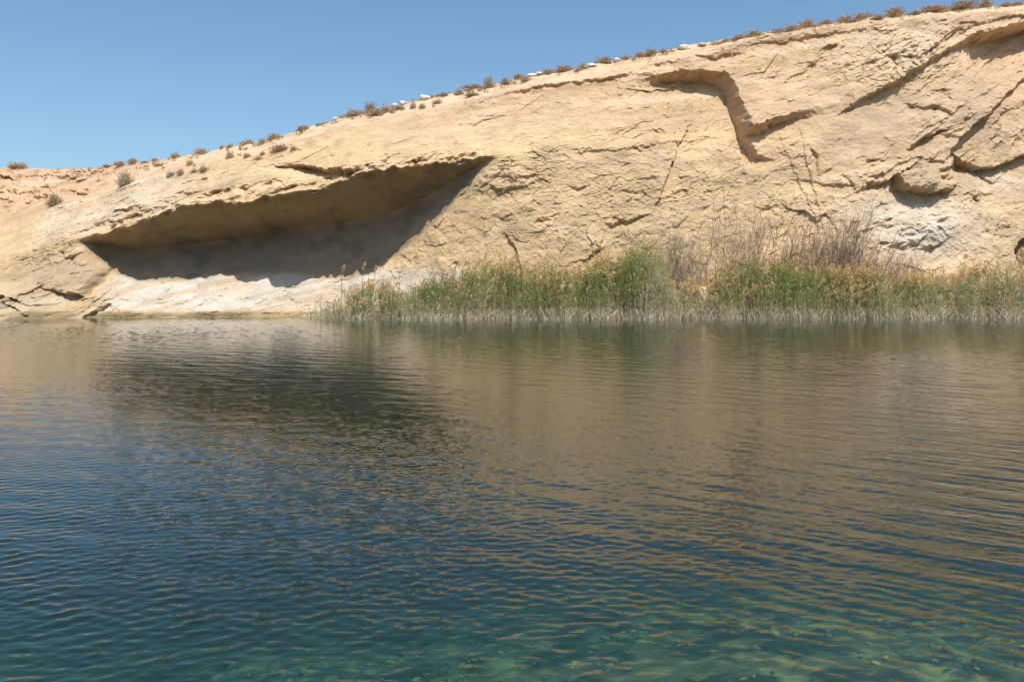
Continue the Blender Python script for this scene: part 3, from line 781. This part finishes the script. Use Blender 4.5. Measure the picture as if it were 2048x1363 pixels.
# dead straw-pale stems along the water's edge
N2 = 4600
cx = rr.uniform(695, 2500, N2); yv = 43.35 + rr.random(N2) * 1.2 + .35 * np.sin(cx / 37.0) + .25 * np.sin(cx / 13.0)
yv = np.where(cx < 800, yv + .35, yv)
b3 = np.stack([(cx - 1024) * yv / F, yv, np.full(N2, -.1)], 1)
reeds(rb, rp, b3, rr.uniform(.15, .85, N2) * np.interp(cx, [690, 900, 1100, 2000], [.6, .75, 1, 1.1]), rr, np.zeros(N2), 1, .0, .55, 1.7)
# thin straw at the left end of the bed
N3 = 260
cx = 690 - np.abs(rr.normal(size=N3)) * 38; yv = 44.6 + rr.random(N3) * .7
b3 = np.stack([(cx - 1024) * yv / F, yv, bank_z(yv) - .05], 1)
reeds(rb, rp, b3, rr.uniform(.3, 1.25, N3) * np.clip((cx - 540) / 150, .3, 1), rr, np.full(N3, .25), 3, .12, .12)
tag(link("reed_bed", rb.mesh("reed_bed", M_REED)), "dense green reeds with dry pale stems along the far shore", "reeds", None, "stuff")
tag(link("reed_plumes", rp.mesh("reed_plumes", M_PLUME)), "golden brown feathery seed heads above the green reeds", "reed plumes", None, "stuff")

# plumed reeds that stand clear of the bed
solo = [(683, 541, "plumed reed standing against the cave shadow, leftmost one"), (724, 536, "tall plumed reed dark against the foot of the cave shadow"), (747, 541, "plumed reed at the edge of the cave shadow, beside sunlit rock"),
        (798, 545, "single plumed reed before the white rock right of the cave"), (1276, 468, "tallest green reed tip above the reed bed's highest clump"), (1926, 518, "lone golden plume before the tan cliff near the right margin")]
for sx, sy, lab in solo:
    yv_ = 46.2; zt = CH - (sy - HOR) * yv_ / F
    root = tag(link("plumed_reed", None, None, ((sx - 1024) * yv_ / F, yv_, 0.75)), lab, "reed", "reeds standing clear of the reed bed")
    rs = np.random.default_rng(sx); r1_, r2_, r3_ = Rib(), Rib(), Rib()
    hgt_ = zt - .75
    P = np.array([[[0, 0, 0], [.01, 0, hgt_ * .35], [.03, 0, hgt_ * .7], [.06, 0, hgt_]]]); Cg = np.tile(np.array([[[.22, .23, .09]]]), (1, 4, 1))
    r1_.ribbon(P, np.array([[.03, .028, .024, .018]]), Cg, np.array([[1.0, 0, 0]]))
    for q in range(5):
        f = .3 + .12 * q; a = rs.uniform(0, 6.28); d = np.array([math.cos(a) * .5, math.sin(a) * .5, .8]); p0 = np.array([.03 * f, 0, hgt_ * f])
        Pq = np.stack([p0, p0 + d * .2, p0 + d * .3 + np.array([math.cos(a) * .12, math.sin(a) * .12, -.02])])[None]
        r2_.ribbon(Pq, np.array([[.02, .035, .004]]), np.tile(G1 * 1.3, (1, 3, 1)), np.array([[-math.sin(a), math.cos(a), .2]]))
    plume(r3_, np.array([[.06, 0, hgt_ - .08]]), np.array([[.25, 0, .97]]), np.array([.5]), rs, 60)
    link("stem", r1_.mesh("stem", M_REED), root); link("leaves", r2_.mesh("leaves", M_REED), root); link("plume", r3_.mesh("plume", M_PLUME), root)

# ------------------------------------------------------------------ bare tamarisk-like shrubs behind the reeds
def twig_tree(rb, r, base, hgt, lean, w, depth, col):
    """one stem with side twigs, appended as ribbons"""
    k = 6; t = np.linspace(0, 1, k)
    wob_ = np.cumsum(r.normal(size=(k, 3)) * .035 * hgt, axis=0); wob_[0] = 0; wob_[:, 2] *= .2
    P = base + np.outer(t, np.array([lean[0], lean[1], 1.0])) * hgt + wob_
    side = np.array([math.cos(r.uniform(-.5, .5)), math.sin(r.uniform(-.5, .5)), 0])
    rb.ribbon(P[None], (w * (1 - .75 * t))[None], np.tile(col * r.uniform(.75, 1.2), (1, k, 1)), side[None])
    if depth > 0:
        for q in range(int(r.integers(4, 8))):
            f = r.uniform(.25, .95); i_ = f * (k - 1); a_ = int(i_); p = P[a_] + (P[min(a_ + 1, k - 1)] - P[a_]) * (i_ - a_)
            an = r.uniform(0, 6.28); sp = r.uniform(.25, .7)
            twig_tree(rb, r, p, hgt * r.uniform(.18, .42) * (1.15 - f * .5), (lean[0] + math.cos(an) * sp, lean[1] + math.sin(an) * sp), w * .6, depth - 1, col)

RED = np.array([.30, .20, .14]); GREYB = np.array([.32, .25, .175]); STRW = np.array([.34, .25, .14]); OLV = np.array([.17, .17, .08])
bare = [ # col, base row, top row, half width px, stems, colour, label
    (1360, 560, 455, 34, 46, GREYB, "dense grey-brown leafless bush left of the pale sand mound"),
    (1388, 566, 520, 26, 34, GREYB * 1.15, "low tangled dry bush directly behind the pale sand mound"),
    (1398, 540, 415, 6, 3, STRW, "thin lone dry stalk left of the two tall stalks"),
    (1440, 535, 372, 10, 5, STRW * .85, "tallest pair of dry stalks with wispy tops against the cliff"),
    (1478, 530, 425, 18, 12, GREYB, "sparse dry shrub right of the tall wispy stalks"),
    (1512, 530, 395, 16, 14, RED * 1.15, "tall narrow red-brown leafless shrub behind the green reeds"),
    (1580, 556, 442, 24, 26, RED, "red-brown leafless shrub leaning right, left of the widest one"),
    (1632, 558, 440, 26, 30, RED, "red-brown leafless shrub in the middle of the bare thicket"),
    (1694, 560, 420, 32, 52, RED * .95, "widest and darkest red-brown leafless shrub, by the whitish layered rock"),
    (1745, 562, 470, 22, 20, RED * 1.05, "slanting red-brown leafless shrub at the foot of the whitish rock"),
    (1800, 556, 500, 28, 28, RED * 1.2, "low wispy reddish shrub, rightmost of the bare thicket"),
]
for bi, (sx, sb, st, hw, ns, colr, lab) in enumerate(bare):
    rs = np.random.default_rng(100 + bi)
    yb = 46.9 if bi not in (1,) else 46.4
    bz_ = float(bank_z(np.array(yb))) - .1
    root = tag(link("leafless_shrub", None, None, ((sx - 1024) * yb / F, yb, bz_)), lab, "shrub", "leafless shrubs behind the reeds")
    zt = CH - (st - HOR) * yb / F - bz_
    w_m = hw * yb / F
    r1_, r2_ = Rib(), Rib()
    ns = int(ns * (1.1 if bi < 2 else 1.5))
    for q in range(ns):
        bx_ = rs.normal() * w_m * .42; hs = zt * (rs.uniform(.55, 1.0) if q else 1.0)
        lx = bx_ / max(zt, 1) * .5 + rs.normal() * .09 + (.16 if colr[0] > .19 and sx > 1560 else 0)
        twig_tree(r1_ if q < max(2, ns // 3) else r2_, rs, np.array([bx_ - lx * zt * .4, rs.normal() * .3, 0.0]), hs, (lx, rs.normal() * .08), .048 if q < ns // 3 else .028, 2 if q % 3 == 0 else 1, colr)
    link("main_stems", r1_.mesh("main_stems", M_TWIG), root)
    link("side_twigs", r2_.mesh("side_twigs", M_TWIG), root)

# ------------------------------------------------------------------ dry shrubs on the cliff top and the slopes
def shrub_meshes(seed, shape, tint):
    """unit shrub about 1 wide and `shape` high: foliage of tiny dry leaves on a rounded crown, and thin twigs"""
    r = np.random.default_rng(seed)
    fo, tw = Rib(), Rib()
    n = 1150
    d = rnd_dir(n, r); d[:, 2] = np.abs(d[:, 2])
    lob = 1 + .28 * np.sin(d[:, 0] * 5 + seed) * np.cos(d[:, 1] * 4 + seed * 2) + .12 * r.normal(size=n)
    rad = r.random(n) ** .45 * lob
    p = d * np.array([.5, .42, shape]) * rad[:, None]
    out_ = d + r.normal(size=(n, 3)) * .55; out_[:, 2] += .25; out_ /= np.linalg.norm(out_, axis=1)[:, None]
    sd = rnd_dir(n, r); ln = r.uniform(.05, .14, n); w = r.uniform(.018, .038, n)
    col = tint * (r.uniform(.7, 1.3, (n, 1))) + r.normal(size=(n, 3)) * .012
    fo.tris(p - sd * w[:, None], p + sd * w[:, None], p + out_ * ln[:, None], col)
    m = 46
    d = rnd_dir(m, r); d[:, 2] = np.abs(d[:, 2]) + .25; d /= np.linalg.norm(d, axis=1)[:, None]
    e = d * np.array([.5, .42, shape]) * r.uniform(.8, 1.22, (m, 1))
    P = np.stack([r.normal(size=(m, 3)) * .03 * np.array([1, 1, 0]), e * .5 + r.normal(size=(m, 3)) * .03, e], 1)
    tw.ribbon(P, np.tile(np.array([.022, .015, .006]), (m, 1)), np.tile(tint * .8, (m, 3, 1)) * r.uniform(.7, 1.2, (m, 1, 1)), rnd_dir(m, r))
    return fo.mesh("foliage", M_TWIG), tw.mesh("twigs", M_TWIG)

TINT = {'r': np.array([.46, .335, .235]), 'g': np.array([.43, .355, .25]), 'o': np.array([.40, .33, .215]), 'w': np.array([.36, .28, .19])}
WORD = {'r': "rust-brown", 'g': "grey-brown", 'o': "olive-brown", 'w': "twiggy dark brown"}
LIB = {}
for ci, kx_ in enumerate(TINT):
    for q in range(3):
        LIB[(kx_, q)] = shrub_meshes(ci * 10 + q, .55 if kx_ != 'w' else .8, TINT[kx_])
shrubs = [(35, 334, 34, 11, 'g'), (110, 410, 30, 26, 'o'), (250, 370, 27, 30, 'o'), (214, 334, 20, 6, 'r'), (240, 333, 22, 11, 'r'), (265, 327, 20, 11, 'r'), (290, 323, 18, 6, 'r'), (310, 319, 14, 6, 'r'),
    (318, 332, 16, 8, 'r'), (352, 317, 26, 12, 'g'), (402, 314, 36, 18, 'r'), (444, 298, 9, 9, 'r'), (460, 293, 17, 9, 'r'), (495, 294, 29, 17, 'r'), (460, 318, 18, 17, 'o'), (494, 315, 14, 11, 'r'), (526, 310, 11, 9, 'r'),
    (517, 318, 17, 8, 'g'), (526, 291, 21, 16, 'r'), (548, 279, 23, 14, 'r'), (560, 301, 35, 14, 'r'), (586, 300, 14, 10, 'r'), (611, 260, 40, 9, 'r'), (637, 252, 10, 7, 'o'), (380, 331, 13, 13, 'o'), (388, 345, 14, 10, 'g'),
    (407, 343, 21, 13, 'r'), (343, 352, 19, 11, 'g'), (361, 348, 17, 11, 'g'), (410, 359, 14, 6, 'r'),
    (711, 231, 40, 14, 'g'), (740, 218, 26, 19, 'w'), (752, 229, 36, 12, 'g'), (775, 228, 32, 19, 'r'), (797, 217, 24, 9, 'g'), (826, 217, 14, 13, 'g'), (844, 216, 16, 10, 'g'), (864, 193, 9, 8, 'o'), (886, 191, 30, 7, 'r'), (875, 207, 18, 8, 'r'),
    (918, 190, 21, 15, 'g'), (948, 177, 42, 9, 'r'), (977, 177, 20, 27, 'w'), (945, 191, 30, 9, 'g'), (1011, 167, 19, 13, 'o'), (1038, 156, 20, 10, 'r'), (1052, 163, 22, 11, 'r'), (1096, 149, 22, 14, 'o'), (1126, 142, 34, 13, 'r'),
    (1155, 143, 18, 10, 'r'), (1166, 138, 16, 14, 'g'), (1207, 125, 30, 14, 'o'), (1250, 117, 13, 9, 'g'), (1278, 112, 24, 9, 'r'), (1301, 111, 28, 15, 'o'), (1326, 105, 18, 8, 'r'), (1451, 83, 15, 6, 'r'), (1476, 79, 30, 10, 'r'),
    (1509, 73, 34, 13, 'g'), (1555, 66, 22, 10, 'r'), (1582, 62, 27, 14, 'g'), (1612, 56, 38, 16, 'r'), (1653, 49, 29, 9, 'r'), (1691, 45, 30, 15, 'r'), (1726, 40, 33, 15, 'r'), (1754, 38, 27, 10, 'g'), (1789, 34, 38, 19, 'r'),
    (1830, 29, 29, 9, 'g'), (1868, 22, 50, 15, 'r'), (1920, 16, 50, 16, 'r'), (1970, 14, 27, 19, 'g'), (2011, 14, 24, 10, 'r'), (2034, 9, 20, 9, 'r')]
def zone(sx, sy):
    sky_ = np.interp(sx, cols, crest[0])
    if sx < 200: return "on the far left hillside"
    if sx < 660: return "on the skyline left of the pale stones" if sy < sky_ + 9 else "on the sandy slope above the cave"
    if sx < 850: return "amid stones left of the white boulder"
    if sx < 1000: return "just right of the white boulder"
    if sx < 1400: return "on the skyline above the middle of the cliff"
    return "on the highest skyline towards the right margin"
ordw = ["first", "second", "third", "fourth", "fifth", "sixth", "seventh", "eighth", "ninth", "tenth", "eleventh", "twelfth", "thirteenth", "fourteenth", "fifteenth", "sixteenth", "seventeenth", "eighteenth", "nineteenth", "twentieth"]
zc_ = {}
for q, (sx, sy, sw, sh, kd) in enumerate(sorted(shrubs)):
    zn = zone(sx, sy); zc_[zn] = zc_.get(zn, 0) + 1
    p = on_cliff(sx, sy)
    sky_p = on_cliff(sx, np.interp(sx, cols, crest[0]) + 1)
    w_m = sw * p.y / F; h_m = sh * p.y / F
    root = link("dry_shrub", None, None, p - Vector((0, 0, .06)))
    size = "tiny" if sw < 15 else "small" if sw < 24 else "wide" if sw > 33 else "mid-sized"
    tag(root, "%s %s shrub %s, %s from the left" % (size, WORD[kd], zn, ordw[zc_[zn] - 1]), "shrub", "dry shrubs along the cliff top")
    fo, tw = LIB[(kd, q % 3)]
    shp = .55 if kd != 'w' else .8
    for nm, me in (("foliage", fo), ("twigs", tw)):
        o = link(nm, me, root)
        o.scale = (w_m * 1.2, w_m * 1.1, h_m * .95 / shp); o.rotation_euler = (0, 0, (q * 2.4) % 6.28)

# ------------------------------------------------------------------ loose rocks
import bmesh
def rock_mesh(name, seed, mat, flat=.7, cuts=9, sub=3):
    r = random.Random(seed)
    bm = bmesh.new()
    bmesh.ops.create_icosphere(bm, subdivisions=sub, radius=.5)
    for _ in range(cuts):
        n = Vector((r.gauss(0, 1), r.gauss(0, 1), r.gauss(0, 1))).normalized(); dd = r.uniform(.28, .42)
        for v in bm.verts:
            e = v.co.dot(n) - dd
            if e > 0: v.co -= n * e * .92
    co = np.array([v.co[:] for v in bm.verts]); nz = fbm(co[:, 0] * 5 + seed, co[:, 1] * 5, co[:, 2] * 5, 3) * .08
    for v, e in zip(bm.verts, nz): v.co *= 1 + e; v.co.z *= flat
    me = bpy.data.meshes.new(name); bm.to_mesh(me); bm.free(); me.materials.append(mat)
    for pl in me.polygons: pl.use_smooth = True
    return me
M_WHITE = mat_noise("white_limestone", (.55, .50, .44), (.72, .67, .60), 4, .6, .06)
M_PALE = mat_noise("pale_sandstone", (.42, .33, .23), (.58, .48, .36), 4, .7, .06)
M_DARKR = mat_noise("dark_wet_rock", (.16, .13, .09), (.38, .32, .24), 5, .8, .08)
rocks = [(850, 197, 22, 14, M_WHITE, "white boulder on the skyline left of the middle", "boulder"), (671, 239, 13, 6, M_WHITE, "small whitish stone at the left end of the cliff-top stones", "stone"),
    (790, 211, 18, 8, M_WHITE, "low white stone just left of the white boulder", "stone"), (806, 208, 16, 7, M_WHITE, "flat white stone between two others, nearest the white boulder", "stone"),
    (1064, 152, 20, 6, M_WHITE, "flat pale stone on the skyline right of the twiggy tall shrub", "stone"), (1078, 149, 12, 5, M_WHITE, "smaller pale stone beside the flat pale skyline stone", "stone"),
    (1184, 133, 20, 7, M_WHITE, "pale stone between skyline shrubs above the niche's left", "stone"), (1234, 121, 14, 6, M_WHITE, "small pale stone left of the niche, on the skyline", "stone"),
    (1369, 97, 24, 9, M_WHITE, "broad pale stone on the skyline directly above the niche", "stone"), (1404, 92, 18, 5, M_PALE, "flat sand-coloured stone right of the one above the niche", "stone"),
    (1634, 54, 20, 5, M_PALE, "flat sand-coloured stone between shrubs on the high skyline", "stone"), (935, 181, 14, 5, M_WHITE, "small white stone among shrubs right of the white boulder", "stone")]
for q, (sx, sy, sw, sh, mt, lab, cat) in enumerate(rocks):
    p = on_cliff(sx, sy); w_m = sw * p.y / F; h_m = sh * p.y / F
    o = link("boulder" if cat == "boulder" else "stone", rock_mesh("stone", 40 + q, mt, 1.0, sub=3), None, p + Vector((0, -.1, h_m * .12)))
    o.scale = (w_m * 1.1, w_m * .8, h_m * 1.25); tag(o, lab, cat, "pale stones on the cliff top")
low = [(8, 618, 44.4, 40, 16, 0.5, M_DARKR, "dark slanting rock at the waterline on the left margin", "rock"), (30, 628, 44.0, 44, 12, -.3, M_DARKR, "low flat dark rock at the waterline, right of the slanting one", "rock"),
    (12, 602, 45.2, 34, 12, .2, M_PALE, "grey-white rock slab resting above the dark waterline rocks", "rock"), (48, 634, 43.9, 26, 9, .1, M_DARKR, "small wet rock half sunk beside the left waterline rocks", "rock"),
    (2044, 603, 45.0, 40, 46, .1, M_PALE, "pale upright rock block among reeds at the right margin", "rock"), (1393, 594, 46.4, 66, 44, .0, mat_noise("sand_mound", (.50, .37, .24), (.60, .46, .31), 3, .5, .05), "pale sand mound showing between the reeds", "mound")]
for q, (sx, sy, yv_, sw, sh, rot, mt, lab, cat) in enumerate(low):
    w_m = sw * yv_ / F; h_m = sh * yv_ / F
    o = link("sand_mound" if cat == "mound" else "shore_rock", rock_mesh("rock", 70 + q, mt, 1.0, 11, 4), None, ((sx - 1024) * yv_ / F, yv_, CH - (sy - HOR) * yv_ / F))
    o.scale = (w_m * 1.15, w_m * .9, h_m * 1.2); o.rotation_euler = (0, rot, q); tag(o, lab, cat)

# ------------------------------------------------------------------ pebbles on the shallow bed, the pale ones coloured to imitate sun glints
pr = np.random.default_rng(77)
_b = bmesh.new(); bmesh.ops.create_icosphere(_b, subdivisions=1, radius=.5)
pv = np.array([v.co[:] for v in _b.verts]); pf = np.array([[v.index for v in f.verts] for f in _b.faces]); _b.free()
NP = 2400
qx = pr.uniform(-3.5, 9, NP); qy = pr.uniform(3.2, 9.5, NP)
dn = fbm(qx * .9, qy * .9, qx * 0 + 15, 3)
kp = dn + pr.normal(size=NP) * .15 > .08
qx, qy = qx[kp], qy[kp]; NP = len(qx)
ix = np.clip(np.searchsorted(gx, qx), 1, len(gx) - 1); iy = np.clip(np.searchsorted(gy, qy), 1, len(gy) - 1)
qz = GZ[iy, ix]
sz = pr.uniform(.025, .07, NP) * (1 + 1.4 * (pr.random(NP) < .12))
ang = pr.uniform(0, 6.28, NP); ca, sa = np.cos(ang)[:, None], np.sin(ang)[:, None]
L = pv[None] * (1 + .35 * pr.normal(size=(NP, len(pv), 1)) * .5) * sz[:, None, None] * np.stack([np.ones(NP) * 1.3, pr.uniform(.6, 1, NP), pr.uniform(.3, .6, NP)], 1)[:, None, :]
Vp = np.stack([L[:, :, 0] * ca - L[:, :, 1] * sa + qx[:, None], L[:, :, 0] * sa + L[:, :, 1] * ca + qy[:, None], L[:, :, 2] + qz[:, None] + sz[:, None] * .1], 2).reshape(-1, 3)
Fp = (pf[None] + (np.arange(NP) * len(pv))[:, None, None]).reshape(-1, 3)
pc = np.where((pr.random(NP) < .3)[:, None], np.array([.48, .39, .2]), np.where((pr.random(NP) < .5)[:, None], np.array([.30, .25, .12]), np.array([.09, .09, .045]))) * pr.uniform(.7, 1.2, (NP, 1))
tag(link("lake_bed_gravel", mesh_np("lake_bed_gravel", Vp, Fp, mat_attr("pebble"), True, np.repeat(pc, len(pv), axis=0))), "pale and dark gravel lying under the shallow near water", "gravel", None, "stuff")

# ------------------------------------------------------------------ dry grass tufts and low litter between the shrubs
gr_ = np.random.default_rng(91); gb = Rib()
tp = []
for q in range(620):
    ax_ = gr_.uniform(-60, 2110); sk_ = np.interp(ax_, cols, crest[0]); rm_ = np.interp(ax_, cols, rim[0])
    ay_ = sk_ + abs(gr_.normal()) * (rm_ - sk_) * (.28 if ax_ > 650 else .3)
    if vnoise(np.array([ax_ / 60.]), np.array([3.3]), np.array([1.1]))[0] < -.2 and gr_.random() < .7: continue
    tp.append(on_cliff(ax_, ay_)[:])
tp = np.array(tp); m = len(tp)
for q in range(16):
    a_ = gr_.uniform(0, 6.28, m); hd = np.stack([np.cos(a_), np.sin(a_), np.zeros(m)], 1); hh2 = gr_.uniform(.06, .26, m)
    sc_ = np.repeat(gr_.uniform(.6, 1.3, (m, 1)), 1, axis=1)
    b0_ = tp + hd * gr_.uniform(0, .22, (m, 1)) - np.array([0, 0, .03])
    P = np.stack([b0_, b0_ + (hd * .35 + np.array([0, 0, 1.0])) * (hh2 * .6)[:, None], b0_ + (hd * .7 + np.array([0, 0, 1.0])) * hh2[:, None]], 1)
    col = np.array([.50, .37, .235]) * gr_.uniform(.65, 1.15, (m, 1))
    gb.ribbon(P, np.tile(np.array([.045, .035, .008]), (m, 1)), np.repeat(col[:, None, :], 3, axis=1), np.stack([-hd[:, 1], hd[:, 0], np.zeros(m)], 1))
tag(link("dry_grass", gb.mesh("dry_grass", M_TWIG)), "sparse dry grass tufts on the sandy cliff top between the shrubs", "grass", None, "stuff")
